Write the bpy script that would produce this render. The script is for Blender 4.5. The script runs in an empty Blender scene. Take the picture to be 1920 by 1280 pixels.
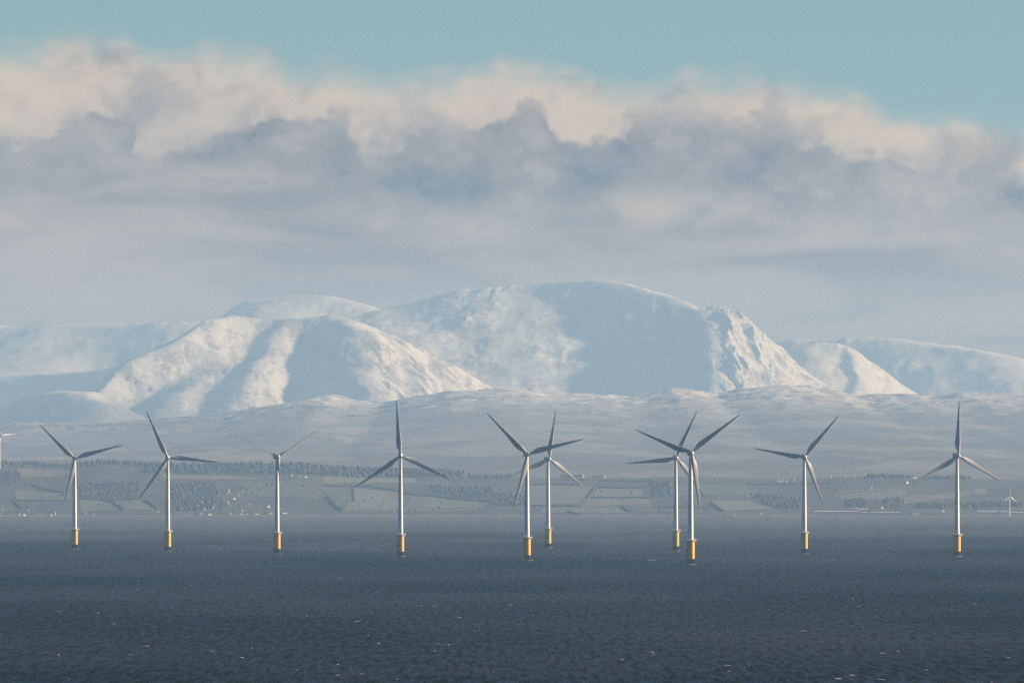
import bpy, math, random
import numpy as np

# ----------------------------------------------------------------------------
# camera, sky, sun, exposure
# ----------------------------------------------------------------------------
F = 23625.0            # focal length in photo pixels (1920 wide)
CAM_H = 58.0           # eye height above the water, metres
EYE_Y = 906.0          # photo row of eye level
SUN_EL, SUN_AZ = 17.0, 77.0      # azimuth clockwise from the view direction (+y)
SUN_STRENGTH = 4.6
EXPOSURE = 1.3
SKY_STRENGTH = 0.05
HAZE_DENSITY = 2.5e-5
HAZE_COLOR = (0.285, 0.49, 0.82)
SKY_TINT = (0.36, 0.49, 0.63)

sc = bpy.context.scene
C = sc.collection
cam_d = bpy.data.cameras.new('camera')
cam = bpy.data.objects.new('camera', cam_d)
C.objects.link(cam)
cam_d.sensor_width = 36.0
cam_d.lens = F / 1920.0 * 36.0
cam_d.clip_start = 1.0
cam_d.clip_end = 200000.0
cam.location = (0, 0, CAM_H)
cam.rotation_euler = (math.radians(90) + math.atan((EYE_Y - 640.0) / F), 0, 0)
sc.camera = cam
sc.render.resolution_x, sc.render.resolution_y = 1024, 682

sc.view_settings.view_transform = 'Standard'
sc.view_settings.look = 'None'
sc.view_settings.exposure = EXPOSURE
sc.view_settings.gamma = 1.0
sc.view_settings.use_curve_mapping = False
cy = sc.cycles
cy.use_denoising = False      # what noise is left at full samples reads like the film grain of the long lens

cy.max_bounces = 3
cy.diffuse_bounces = 2
cy.glossy_bounces = 2
cy.volume_bounces = 1
cy.transparent_max_bounces = 4
cy.sample_clamp_indirect = 3.0
cy.sample_clamp_direct = 5.0


class X:
    """tiny expression wrapper around shader nodes"""
    nt = None

    def __init__(self, s): self.s = s

    @staticmethod
    def m(op, *a, clamp=False):
        n = X.nt.nodes.new('ShaderNodeMath'); n.operation = op; n.use_clamp = clamp
        for i, v in enumerate(a):
            if isinstance(v, X): X.nt.links.new(v.s, n.inputs[i])
            else: n.inputs[i].default_value = v
        return X(n.outputs[0])

    def __add__(self, o): return X.m('ADD', self, o)
    def __radd__(self, o): return X.m('ADD', o, self)
    def __sub__(self, o): return X.m('SUBTRACT', self, o)
    def __rsub__(self, o): return X.m('SUBTRACT', o, self)
    def __mul__(self, o): return X.m('MULTIPLY', self, o)
    def __rmul__(self, o): return X.m('MULTIPLY', o, self)
    def __truediv__(self, o): return X.m('DIVIDE', self, o)


def sstep(v, a, b, lo=0.0, hi=1.0):
    n = X.nt.nodes.new('ShaderNodeMapRange'); n.interpolation_type = 'SMOOTHSTEP'; n.clamp = True
    X.nt.links.new(v.s, n.inputs['Value'])
    for k, q in (('From Min', a), ('From Max', b), ('To Min', lo), ('To Max', hi)):
        if isinstance(q, X): X.nt.links.new(q.s, n.inputs[k])
        else: n.inputs[k].default_value = q
    return X(n.outputs['Result'])


def vec(x, y, z):
    n = X.nt.nodes.new('ShaderNodeCombineXYZ')
    for i, v in enumerate((x, y, z)):
        if isinstance(v, X): X.nt.links.new(v.s, n.inputs[i])
        else: n.inputs[i].default_value = v
    return X(n.outputs[0])


def noise(v, scale, detail=4, rough=0.55, dist=0.0, col=False):
    n = X.nt.nodes.new('ShaderNodeTexNoise')
    X.nt.links.new(v.s, n.inputs['Vector'])
    n.inputs['Scale'].default_value = scale; n.inputs['Detail'].default_value = detail
    n.inputs['Roughness'].default_value = rough; n.inputs['Distortion'].default_value = dist
    return X(n.outputs[1 if col else 0])


def mix(f, a, b, mode='MIX'):
    n = X.nt.nodes.new('ShaderNodeMix'); n.data_type = 'RGBA'; n.blend_type = mode
    for k, v in ((0, f), (6, a), (7, b)):
        if isinstance(v, X): X.nt.links.new(v.s, n.inputs[k])
        else: n.inputs[k].default_value = v if k == 0 else (*v[:3], 1.0)
    return X(n.outputs[2])


def curve(v, pts, lo, hi, ylo, yhi):
    """photo-independent lookup: v in [lo,hi] -> float curve through pts"""
    t = (v - lo) / (hi - lo)
    n = X.nt.nodes.new('ShaderNodeFloatCurve')
    X.nt.links.new(t.s, n.inputs['Value'])
    c = n.mapping.curves[0]
    n.mapping.extend = 'HORIZONTAL'
    P = [((a - lo) / (hi - lo), (b - ylo) / (yhi - ylo)) for a, b in pts]
    while len(c.points) < len(P): c.points.new(0.5, 0.5)
    for p, (a, b) in zip(c.points, P): p.location = (a, b); p.handle_type = 'AUTO_CLAMPED'
    n.mapping.update()
    return X(n.outputs[0]) * (yhi - ylo) + ylo


def s2l(r, g, b):
    def f(c):
        c /= 255.0
        return c / 12.92 if c <= 0.04045 else ((c + 0.055) / 1.055) ** 2.4
    return (f(r), f(g), f(b))


# ---- world: Nishita sky with a low bank of cumulus round the horizon ----------
w = bpy.data.worlds.new('World'); sc.world = w; w.use_nodes = True
w.cycles.sampling_method = 'NONE'
nt = w.node_tree; nt.nodes.clear(); X.nt = nt
out = nt.nodes.new('ShaderNodeOutputWorld')
bg = nt.nodes.new('ShaderNodeBackground'); bg.inputs['Strength'].default_value = SKY_STRENGTH
nt.links.new(bg.outputs[0], out.inputs[0])
sky = nt.nodes.new('ShaderNodeTexSky'); sky.sky_type = 'NISHITA'; sky.sun_disc = False
sky.sun_elevation = math.radians(SUN_EL); sky.sun_rotation = math.radians(SUN_AZ)
sky.altitude = 50; sky.air_density = 0.7; sky.dust_density = 0.2; sky.ozone_density = 2.0
tc = nt.nodes.new('ShaderNodeTexCoord')
sep = nt.nodes.new('ShaderNodeSeparateXYZ'); nt.links.new(tc.outputs['Generated'], sep.inputs[0])
dx, dy, dz = (X(sep.outputs[i]) for i in range(3))
U = X.m('ARCTAN2', dx, dy) * (F / 1000.0)          # azimuth,   1 unit = 2.43 deg
V = X.m('ARCSINE', dz) * (F / 1000.0)              # elevation, same unit


def prof(pts):   # list of (column, row) read off the cloud edges -> (azimuth, elevation)
    return [((a - 960) / 1000.0, (EYE_Y - b) / 1000.0) for a, b in pts]


K = 1.0 / SKY_STRENGTH / 2 ** EXPOSURE
def sk(r, g, b, k=1.0): return tuple(c * K * k for c in s2l(r, g, b))

prof_b = lambda v: curve(v, prof([(0,108),(60,102),(130,92),(220,100),(280,120),(330,124),(400,112),(480,110),(520,122),(560,138),(640,140),(700,150),(760,150),(800,158),(900,152),(940,138),(1000,138),(1040,155),(1100,162),(1200,168),(1300,160),(1380,158),(1450,165),(1520,178),(1600,198),(1660,228),(1700,246),(1760,253),(1820,250),(1920,255)]), -0.96, 0.96, 0.4, 0.9)
prof_c = lambda v: curve(v, prof([(0,270),(100,262),(125,228),(160,208),(205,195),(235,212),(245,255),(275,287),(330,260),(380,240),(430,222),(500,207),(550,205),(590,212),(625,197),(650,217),(665,258),(690,287),(725,262),(770,232),(800,225),(835,242),(870,235),(900,217),(960,202),(1000,190),(1025,205),(1045,236),(1100,252),(1150,240),(1180,206),(1220,206),(1240,226),(1290,226),(1340,212),(1390,222),(1425,212),(1460,226),(1500,240),(1530,238),(1560,260),(1590,286),(1630,280),(1660,286),(1700,302),(1740,346),(1775,356),(1810,312),(1860,300),(1920,300)]), -0.96, 0.96, 0.4, 0.9)
prof_d = lambda v: curve(v, prof([(0,300),(180,288),(300,292),(430,288),(520,292),(650,345),(720,352),(800,380),(1000,370),(1150,342),(1250,340),(1400,352),(1500,386),(1600,388),(1700,392),(1800,402),(1920,404)]), -0.96, 0.96, 0.3, 0.9)

def puffs(v, scale, seed):        # rounded cauliflower bumps, 1 in the middle of a puff
    n = nt.nodes.new('ShaderNodeTexVoronoi'); n.feature = 'F1'; n.voronoi_dimensions = '2D'
    n.inputs['Scale'].default_value = scale
    nt.links.new(v.s, n.inputs['Vector'])
    return 1.0 - X(n.outputs['Distance'])


n_big = noise(vec(U, V * 1.6, 1.3), 2.6, 4, 0.5)
n_mid = noise(vec(U, V * 1.2, 3.7), 7.0, 4, 0.48, 0.5)
n_fine = noise(vec(U, V, 9.1), 30.0, 4, 0.6, 0.3)
n_str = noise(vec(U * 0.5, V * 2.6, 5.0), 4.0, 5, 0.5, 0.4)
n_soft = noise(vec(U, V, 7.7), 5.0, 2, 0.5)
wob = vec(U + (n_fine - 0.5) * 0.05, V * 1.3 + (n_mid - 0.5) * 0.05, 0.0)
pf = puffs(wob, 10.0, 0) * 0.65 + puffs(wob, 29.0, 0) * 0.35
Uw = U + (n_mid - 0.5) * 0.11 + (n_fine - 0.5) * 0.05 + (pf - 0.6) * 0.03
top_b = prof_b(U + (n_mid - 0.5) * 0.06)
top_c = prof_c(Uw)
bot_c = prof_d(Uw)
clear = mix(1.0, X(sky.outputs[0]), SKY_TINT, 'MULTIPLY')
clear = mix(sstep(V, 0.9, 2.2, 0.9, 0.0), clear, sk(117, 161, 168))      # pale veil above the horizon, all the way round
# low grey stratus under the bank
low = mix(sstep(n_str, 0.32, 0.68), sk(92, 80, 78), sk(164, 144, 128))
low = mix(sstep(V, 0.28, 0.48, 0.5, 0.0), low, sk(116, 94, 86))
# creamy sunlit back layer, greyer in its hollows
cream = mix(sstep(n_mid * 0.7 + n_soft * 0.4 + (V - top_b) * 0.5, 0.36, 0.60), sk(146, 136, 130), sk(206, 186, 162))
cream = mix(sstep(pf, 0.45, 0.85, 0.0, 0.40), cream, sk(220, 200, 174))
# sunlit patches under the dark lumps
gap = sstep(n_big + (n_mid - 0.5) * 0.5, 0.40, 0.56) * sstep(V, 0.44, 0.53)
low = mix(gap * 0.9, low, sk(188, 164, 144))
body = mix(sstep(V, bot_c - 0.12, bot_c + 0.06), low, cream)
# a second, lower and fainter row of lumps
n_l = noise(vec(U * 0.7, V * 1.5, 12.0), 6.0, 4, 0.5, 0.5)
a_l = sstep(n_l + (pf - 0.6) * 0.25, 0.50, 0.60) * sstep(V, 0.46, 0.56) * sstep(V, 0.60, 0.70, 1.0, 0.0)
body = mix(a_l * 0.35, body, sk(56, 58, 74))
# dark lumps standing in front
edge = top_c + (pf - 0.62) * 0.075 + (n_fine - 0.5) * 0.03 - V
a_c = sstep(edge, -0.008, sstep(n_soft, 0.40, 0.62, 0.012, 0.05))
a_c = a_c * sstep(V, bot_c - 0.07, bot_c + 0.02)
hole = sstep(n_mid * 0.7 + n_soft * 0.7, 0.57, 0.82, 0.26, 1.0)
grey = mix(sstep(n_mid * 0.5 + n_big * 0.5 + (pf - 0.6) * 0.35, 0.36, 0.62), sk(30, 32, 52), sk(112, 104, 104))
body = mix(a_c * hole, body, grey)
a_b = sstep(top_b + (pf - 0.62) * 0.035 + (n_fine - 0.5) * 0.012 - V, -0.05, sstep(n_soft, 0.35, 0.65, 0.015, 0.07))
final = mix(a_b, clear, body)
nt.links.new(final.s, bg.inputs['Color'])

sun_d = bpy.data.lights.new('sun', 'SUN'); sun = bpy.data.objects.new('sun', sun_d); C.objects.link(sun)
sun_d.energy = SUN_STRENGTH; sun_d.angle = math.radians(3.0); sun_d.color = (1.0, 0.80, 0.57)
se, sa = math.radians(SUN_EL), math.radians(SUN_AZ)
from mathutils import Vector, Matrix
sdir = Vector((math.sin(sa) * math.cos(se), math.cos(sa) * math.cos(se), math.sin(se)))
sun.rotation_euler = sdir.to_track_quat('Z', 'Y').to_euler()
sun.location = (3000, 9000, 2000)

# ----------------------------------------------------------------------------
# helpers
# ----------------------------------------------------------------------------
rng = np.random.default_rng(7)
random.seed(7)


def wx(px, d): return (px - 960.0) * d / F
def wz(py, d): return CAM_H + (EYE_Y - py) * d / F


def new_mat(name):
    m = bpy.data.materials.new(name); m.use_nodes = True
    X.nt = m.node_tree
    b = m.node_tree.nodes['Principled BSDF']
    return m, b


def pos():
    g = X.nt.nodes.new('ShaderNodeNewGeometry')
    s = X.nt.nodes.new('ShaderNodeSeparateXYZ'); X.nt.links.new(g.outputs['Position'], s.inputs[0])
    n = X.nt.nodes.new('ShaderNodeSeparateXYZ'); X.nt.links.new(g.outputs['Normal'], n.inputs[0])
    return X(g.outputs['Position']), [X(s.outputs[i]) for i in range(3)], [X(n.outputs[i]) for i in range(3)]


def setc(b, key, v):
    if isinstance(v, X): X.nt.links.new(v.s, b.inputs[key])
    elif isinstance(v, tuple): b.inputs[key].default_value = (*v[:3], 1.0)
    else: b.inputs[key].default_value = v


def bump(b, h, dist, strength=1.0):
    n = X.nt.nodes.new('ShaderNodeBump'); n.inputs['Distance'].default_value = dist; n.inputs['Strength'].default_value = strength
    X.nt.links.new(h.s, n.inputs['Height']); X.nt.links.new(n.outputs[0], b.inputs['Normal'])


def simple_mat(name, col, rough=0.6, var=0.12, scale=0.6, metallic=0.0, spec=0.5):
    m, b = new_mat(name)
    P, _, _ = pos()
    n = noise(P, scale, 4, 0.6)
    setc(b, 'Base Color', mix(sstep(n, 0.3, 0.7), tuple(c * (1 - var) for c in col), tuple(min(1, c * (1 + var)) for c in col)))
    b.inputs['Roughness'].default_value = rough; b.inputs['Metallic'].default_value = metallic
    b.inputs['Specular IOR Level'].default_value = spec
    return m


def link(o, parent=None):
    C.objects.link(o)
    if parent is not None: o.parent = parent
    return o


def mesh_obj(name, verts, faces, mat, parent=None, smooth=False):
    me = bpy.data.meshes.new(name)
    me.from_pydata([tuple(v) for v in verts], [], faces)
    if smooth: me.polygons.foreach_set('use_smooth', [True] * len(me.polygons))
    me.materials.append(mat); me.update()
    return link(bpy.data.objects.new(name, me), parent)


def tri_obj(name, V_, T_, mat, smooth=False):
    """fast mesh from numpy triangles"""
    me = bpy.data.meshes.new(name)
    V_ = np.asarray(V_, np.float32); T_ = np.asarray(T_, np.int32)
    me.vertices.add(len(V_)); me.vertices.foreach_set('co', V_.ravel())
    me.loops.add(T_.size); me.loops.foreach_set('vertex_index', T_.ravel())
    k = T_.shape[1]
    me.polygons.add(len(T_)); me.polygons.foreach_set('loop_start', np.arange(0, T_.size, k, dtype=np.int32))
    me.polygons.foreach_set('use_smooth', np.full(len(T_), smooth))
    me.materials.append(mat); me.update(calc_edges=True); me.validate()
    return link(bpy.data.objects.new(name, me))


def tag(o, label=None, cat=None, group=None, kind=None):
    if label: o['label'] = label
    if cat: o['category'] = cat
    if group: o['group'] = group
    if kind: o['kind'] = kind
    return o


class MB:
    def __init__(self): self.v, self.f = [], []
    def box(self, x0, x1, y0, y1, z0, z1):
        n = len(self.v)
        self.v += [(x, y, z) for z in (z0, z1) for y in (y0, y1) for x in (x0, x1)]
        self.f += [[n + i for i in q] for q in ((0,2,3,1),(4,5,7,6),(0,1,5,4),(2,6,7,3),(0,4,6,2),(1,3,7,5))]
    def lathe(self, prof_, seg=32, axis='z', cx=0, cy=0, a0=0.0):
        n = len(self.v)
        for r, z in prof_:
            for i in range(seg):
                a = a0 + 2 * math.pi * i / seg
                c, s = r * math.cos(a), r * math.sin(a)
                self.v.append((cx + c, cy + s, z) if axis == 'z' else (c, z, s))
        for j in range(len(prof_) - 1):
            for i in range(seg):
                a, b_ = n + j * seg + i, n + j * seg + (i + 1) % seg
                q = [a, b_, b_ + seg, a + seg]
                self.f.append(q if axis == 'z' else q[::-1])
        self.f.append([n + i for i in range(seg)][::-1 if axis == 'z' else 1])
        e = n + (len(prof_) - 1) * seg
        self.f.append([e + i for i in range(seg)][::1 if axis == 'z' else -1])
    def tube(self, a, b, r, seg=8):
        a, b = Vector(a), Vector(b); d = (b - a).normalized()
        q = d.to_track_quat('Z', 'Y'); n = len(self.v)
        for p_ in (a, b):
            for i in range(seg):
                t = 2 * math.pi * i / seg
                self.v.append(tuple(p_ + q @ Vector((r * math.cos(t), r * math.sin(t), 0))))
        for i in range(seg):
            j = (i + 1) % seg
            self.f.append([n + i, n + j, n + seg + j, n + seg + i])
        self.f.append([n + i for i in range(seg)][::-1]); self.f.append([n + seg + i for i in range(seg)])
    def build(self, name, mat, parent=None, smooth=False):
        return mesh_obj(name, self.v, self.f, mat, parent, smooth)


def auto_smooth(o, ang=35):
    me = o.data
    me.polygons.foreach_set('use_smooth', [True] * len(me.polygons))
    try: me.set_sharp_from_angle(angle=math.radians(ang))
    except Exception: pass


# numpy gradient noise -------------------------------------------------------
def _hash(ix, iy, seed):
    h = (ix.astype(np.int64) * 374761393 + iy.astype(np.int64) * 668265263 + seed * 974711) & 0xFFFFFFFF
    h = ((h ^ (h >> 13)) * 1274126177) & 0xFFFFFFFF
    return (h ^ (h >> 16)) & 0xFFFFFFFF


def gnoise(x, y, seed=0):
    x0, y0 = np.floor(x), np.floor(y)
    fx, fy = x - x0, y - y0
    u, v = fx * fx * fx * (fx * (fx * 6 - 15) + 10), fy * fy * fy * (fy * (fy * 6 - 15) + 10)
    def g(ix, iy, ax, ay):
        a = _hash(ix, iy, seed) * (2 * math.pi / 4294967296.0)
        return np.cos(a) * ax + np.sin(a) * ay
    a = g(x0, y0, fx, fy); b = g(x0 + 1, y0, fx - 1, fy)
    c = g(x0, y0 + 1, fx, fy - 1); d = g(x0 + 1, y0 + 1, fx - 1, fy - 1)
    return (a + (b - a) * u) * (1 - v) + (c + (d - c) * u) * v


def fbm(x, y, octv=5, seed=0, gain=0.5):
    s, a = 0, 1.0
    for i in range(octv):
        s = s + a * gnoise(x * 2 ** i + 17.3 * i, y * 2 ** i - 9.1 * i, seed + i); a *= gain
    return s


def ridged(x, y, octv=4, seed=0, gain=0.5):
    s, a = 0, 1.0
    for i in range(octv):
        s = s + a * (1 - 2 * np.abs(gnoise(x * 2 ** i + 5.3 * i, y * 2 ** i, seed + i))); a *= gain
    return s


def grid_obj(name, x, y, z, mat):
    """x[nx], y[ny], z[ny,nx]"""
    nx, ny = len(x), len(y)
    Xg, Yg = np.meshgrid(x, y)
    co = np.stack([Xg, Yg, z], -1).reshape(-1, 3)
    i = np.arange(nx - 1); j = np.arange(ny - 1)
    I, J = np.meshgrid(i, j)
    a = (J * nx + I).ravel()
    q = np.stack([a, a + 1, a + nx + 1, a + nx], -1)
    o = tri_obj(name, co, q, mat, smooth=True)
    o['kind'] = 'structure'
    return o


def seg_field(Xg, Yg, P3):
    """nearest point on a 3d polyline in plan: distance, height there, side (+ right of travel)"""
    best = np.full(Xg.shape, 1e12); zb = np.zeros(Xg.shape)
    for (x0, y0, z0), (x1, y1, z1) in zip(P3[:-1], P3[1:]):
        vx, vy = x1 - x0, y1 - y0
        L = vx * vx + vy * vy + 1e-9
        t = np.clip(((Xg - x0) * vx + (Yg - y0) * vy) / L, 0, 1)
        d = (Xg - x0 - t * vx) ** 2 + (Yg - y0 - t * vy) ** 2
        m = d < best
        best = np.where(m, d, best); zb = np.where(m, z0 + t * (z1 - z0), zb)
    return np.sqrt(best), zb


def mono(*parts):
    a = np.sort(np.concatenate(parts)); return a[np.concatenate([[True], np.diff(a) > 1.5])]


MS = 1.6      # the ridge tables below are in units of 1.6 m: the high ground stands 55 to 69 km off


def massif(name, x, y, ridges, mat, T=7.0, base=60.0, rough=1.0, seed=1, gully=None):
    """mountain from 3-d ridge lines: every ridge [(col,row,dist)...], slope, rounding"""
    Xu, Yu = np.meshgrid(x, y)
    wob_x = MS * (Xu + 26 * fbm(Xu / 260, Yu / 260, 4, seed + 50))
    wob_y = MS * (Yu + 26 * fbm(Xu / 260, Yu / 260, 4, seed + 60))
    hs = []; dmin = np.full(Xu.shape, 1e9)
    for pts, k, r in ridges:
        P3 = [(wx(a, d * MS), d * MS, wz(b, d * MS)) for a, b, d in pts]
        dist, zb = seg_field(wob_x, wob_y, P3)
        r *= MS
        hs.append(zb - k * (np.sqrt(dist ** 2 + r * r) - r))
        dmin = np.minimum(dmin, dist / MS)
    hs.append(np.full(Xu.shape, base))
    H = np.stack(hs) ; mx = H.max(0); T *= MS
    z = mx + T * np.log(np.exp((H - mx) / T).sum(0)) - T * 0.35
    # nothing stands above the skyline of the main ridge
    c0 = sorted((wx(a, d * MS), wz(b, d * MS)) for a, b, d in ridges[0][0])
    dc_ = max(d for _, _, d in ridges[0][0])
    cap = np.interp(wob_x, [c[0] for c in c0], [c[1] for c in c0]) - 0.03 * MS * np.clip(dc_ - Yu - 700, 0, None)
    if len(ridges) > 1: z = -6.0 * np.logaddexp(-z / 6.0, -cap / 6.0)
    damp = np.clip(dmin / 90.0, 0.12, 1.0) * rough
    warp = 40 * fbm(Xu / 150, Yu / 300, 3, seed + 70)
    mask = np.clip(0.5 + 1.6 * fbm(Xu / 300, Yu / 400, 3, seed + 80), 0.1, 1.3)
    z = z + MS * damp * (9 * fbm(Xu / 240, Yu / 420, 6, seed, 0.55)
                         + mask * (5.5 * ridged((Xu + warp) / 80, Yu / 520, 5, seed + 9, 0.58) - 2.6))
    if gully is not None: z = z + MS * gully(Xu, Yu, (z - CAM_H) / MS + CAM_H, dmin)
    return grid_obj(name, np.asarray(x) * MS, np.asarray(y) * MS, z, mat)


# ----------------------------------------------------------------------------
# materials of the land
# ----------------------------------------------------------------------------
def snow_mat(name, lo, hi, patch=0.35, heath=(0.105, 0.088, 0.068), seed=0.0, dust=0.0, tracts=False):
    m, b = new_mat(name)
    P, (x, y, z), (nx, ny, nz) = pos()
    q = vec(x, y * 0.6, z + seed * 777.0)
    n1 = noise(q, 0.006, 6, 0.62); n2 = noise(q, 0.035, 5, 0.65); n3 = noise(vec(x * 1.0, y * 0.3, z), 0.11, 4, 0.7)
    n4 = noise(vec(x, y * 0.10, z * 0.25), 0.022, 5, 0.6, 0.4)        # gullies and drift lines running downhill
    snow = mix(sstep(n1, 0.35, 0.65), (0.40, 0.415, 0.43), (0.50, 0.50, 0.495))
    ground = mix(sstep(n2, 0.35, 0.65), tuple(c * 0.7 for c in heath), tuple(c * 1.3 for c in heath))
    if tracts:      # plantations, rough grazing and enclosed pasture
        vt = X.nt.nodes.new('ShaderNodeTexVoronoi'); vt.inputs['Scale'].default_value = 0.0042
        X.nt.links.new(vec(x + (n1 - 0.5) * 260.0, y * 0.16, 0.0).s, vt.inputs['Vector'])
        sc_ = X.nt.nodes.new('ShaderNodeSeparateColor'); X.nt.links.new(vt.outputs['Color'], sc_.inputs[0])
        ground = mix(sstep(X(sc_.outputs[0]), 0.15, 0.95), mix(0.65, ground, (0.045, 0.05, 0.05)), mix(0.6, ground, (0.20, 0.185, 0.16)))
    cover = sstep(z + (n1 - 0.5) * (hi - lo) * 1.6 + (n2 - 0.5) * (hi - lo) * 0.6, lo, hi, dust, 1.0)
    steep = sstep(nz, 0.66, 0.86)                                  # crags lose their snow
    speck = sstep(n2 * 0.33 + n3 * 0.33 + n4 * 0.40 + (n1 - 0.5) * 0.7, 0.49, 0.64, 0.0, patch)
    crag = (1.0 - steep) * sstep(n3 + n2 * 0.5, 0.55, 0.80)
    cov = X.m('MULTIPLY', cover, 1.0 - speck, clamp=True) * (1.0 - crag * 0.75)
    setc(b, 'Base Color', mix(cov, ground, snow))
    b.inputs['Roughness'].default_value = 0.85; b.inputs['Specular IOR Level'].default_value = 0.15
    bump(b, n2 + n3 * 0.6, 3.5, 0.5)
    return m


M_snow = snow_mat('mountain_snow', 205, 445, 0.75)
M_snow_far = snow_mat('far_mountain_snow', 205, 445, 0.45, seed=2.0)
M_knoll = snow_mat('knoll_snow', 370, 500, 0.4, (0.080, 0.082, 0.085), seed=3.0, dust=0.10)
M_moor = snow_mat('moor_heath_and_snow', 262, 385, 0.70, (0.086, 0.098, 0.118), seed=1.0, dust=0.12, tracts=True)


def lin(a, b, step): return np.arange(a, b + step, step)


# ---- sea -------------------------------------------------------------------
SHORE = CAM_H * F / (968 - EYE_Y)
m, b = new_mat('sea_water')
P, (x, y, z), _ = pos()
wv = noise(vec(x, y * 0.35, 0.0), 0.16, 5, 0.62)
chop = noise(vec(x, y * 0.030, 0.0), 0.42, 7, 0.66)          # wave trains and ripples
gust = noise(vec(x * 0.5, y * 0.10, 4.0), 0.006, 5, 0.55)     # cat's paws
setc(b, 'Base Color', mix(sstep(gust, 0.3, 0.7), (0.003, 0.011, 0.016), (0.010, 0.015, 0.018)))
far_mist = sstep(y + (gust - 0.5) * 5000.0, 8500.0, 21000.0)        # misty brightness towards the far shore, put into the water colour
setc(b, 'Base Color', mix(far_mist, mix(sstep(gust, 0.3, 0.7), (0.001, 0.009, 0.011), (0.013, 0.014, 0.013)), (0.085, 0.096, 0.102)))
rip = sstep(chop * 0.8 + gust * 0.2, 0.38, 0.62)
setc(b, 'Roughness', sstep(rip, 0.0, 1.0, 0.66, 0.46)); setc(b, 'Specular IOR Level', sstep(rip, 0.0, 1.0, 0.0, 0.24) * sstep(gust, 0.32, 0.68, 0.55, 1.25))
b.inputs['IOR'].default_value = 1.33
bump(b, wv, 2.0, 0.8)
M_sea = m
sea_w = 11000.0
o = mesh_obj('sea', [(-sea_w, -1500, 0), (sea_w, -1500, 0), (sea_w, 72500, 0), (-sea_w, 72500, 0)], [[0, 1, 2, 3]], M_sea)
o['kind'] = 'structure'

# ---- mountains (far to near) -------------------------------------------------
def R(d, pts): return [(a, b_, d) for a, b_ in pts]


# faint hills furthest back
xs = lin(-2400, 700, 12); ys = lin(40600, 43400, 45)
massif('far_ridge', xs, ys, [
    ([(-500,660,43300),(-200,620,43000),(-60,604,42800),(60,612,42650),(160,603,42500),(300,600,42300),(400,594,42100),(520,604,41900),(640,620,41700),(900,700,41400)], 0.32, 200),
    ([(160,604,42500),(110,650,41900),(40,700,41300)], 0.30, 260)], M_snow_far, seed=3, rough=0.6)
xs = lin(-1000, 0, 9); ys = lin(40000, 41600, 36)
massif('far_dome_hill', xs, ys, [
    ([(380,640,41600),(440,583,41450),(480,561,41350),(540,551,41200),(620,553,41000),(700,573,40850),(760,590,40750),(900,640,40500)], 0.36, 120),
    ([(560,553,41000),(500,610,40500),(450,670,40100)], 0.34, 120)], M_snow_far, seed=5, rough=0.7)
xs = lin(560, 2500, 10); ys = lin(39300, 42200, 40)
massif('far_right_fells', xs, ys, [
    ([(1380,650,42000),(1430,641,41900),(1500,633,41700),(1560,637,41550),(1620,629,41400),(1680,633,41250),(1740,641,41100),(1800,645,40900),(1860,652,40750),(1920,664,40600),(2000,676,40400),(2150,700,40100),(2400,740,39700)], 0.36, 90),
    ([(1700,635,41200),(1745,665,40800),(1790,700,40350),(1815,745,39800)], 0.34, 120),
    ([(1850,650,40780),(1890,676,40350),(1930,710,39900)], 0.34, 120)], M_snow_far, seed=6)

# the big snow mountain
def gul_a(Xg, Yg, z, dm):
    # craggy gullies on its right-hand face
    cx = wx(1395, 38400)
    mk = np.exp(-((Xg - cx) / 110.0) ** 2) * np.clip((z - 250) / 120, 0, 1) * np.clip(dm / 40, 0.1, 1)
    return mk * (19 * ridged((Xg + 0.12 * (Yg - 38400)) / 55, Yg / 380, 4, 77, 0.6) - 7)
xs = mono(*[lin(-640, 460, 6.5), lin(464, 980, 4.2), lin(988, 1500, 9)]); ys = lin(37200, 40300, 13)
massif('great_snow_mountain', xs, ys, [
    ([(560,660,39760),(640,612,39750),(690,589,39740),(760,571,39730),(850,551,39700),(930,541,39660),(1000,531,39610),(1060,527,39540),(1130,522,39440),(1180,529,39300),(1220,543,39150),(1250,551,39030),(1280,561,38940),(1310,578,38850),(1345,582,38720),(1375,594,38720),(1420,624,38760),(1460,654,38800),(1500,690,38850),(1555,726,38900),(1600,756,38950),(1700,800,39000)], 0.42, 45),
    ([(1010,530,39600),(985,582,39150),(950,652,38650),(930,724,38150)], 0.24, 420),
    ([(1330,582,38740),(1345,630,38350),(1348,690,37900),(1345,745,37500)], 0.46, 14),
    ([(1375,596,38720),(1402,650,38380),(1420,700,38050),(1432,745,37750)], 0.66, 6),
    ([(1425,630,38760),(1455,680,38450),(1480,730,38150)], 0.66, 6),
    ([(780,567,39720),(745,625,38850),(715,700,38300)], 0.28, 280)], M_snow, seed=8, gully=gul_a)
# pyramid beyond its right foot
xs = lin(760, 1500, 6); ys = lin(38700, 40300, 20)
massif('pyramid_fell', xs, ys, [
    (R(39900, [(1400,690),(1470,655),(1530,641),(1570,641),(1605,657),(1650,692),(1700,732),(1760,775)]), 0.48, 25),
    ([(1585,646,39900),(1600,680,39600),(1602,740,39200)], 0.6, 10),
    ([(1520,642,39900),(1530,690,39500),(1545,740,39200)], 0.42, 60)], M_snow_far, seed=11)

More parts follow.
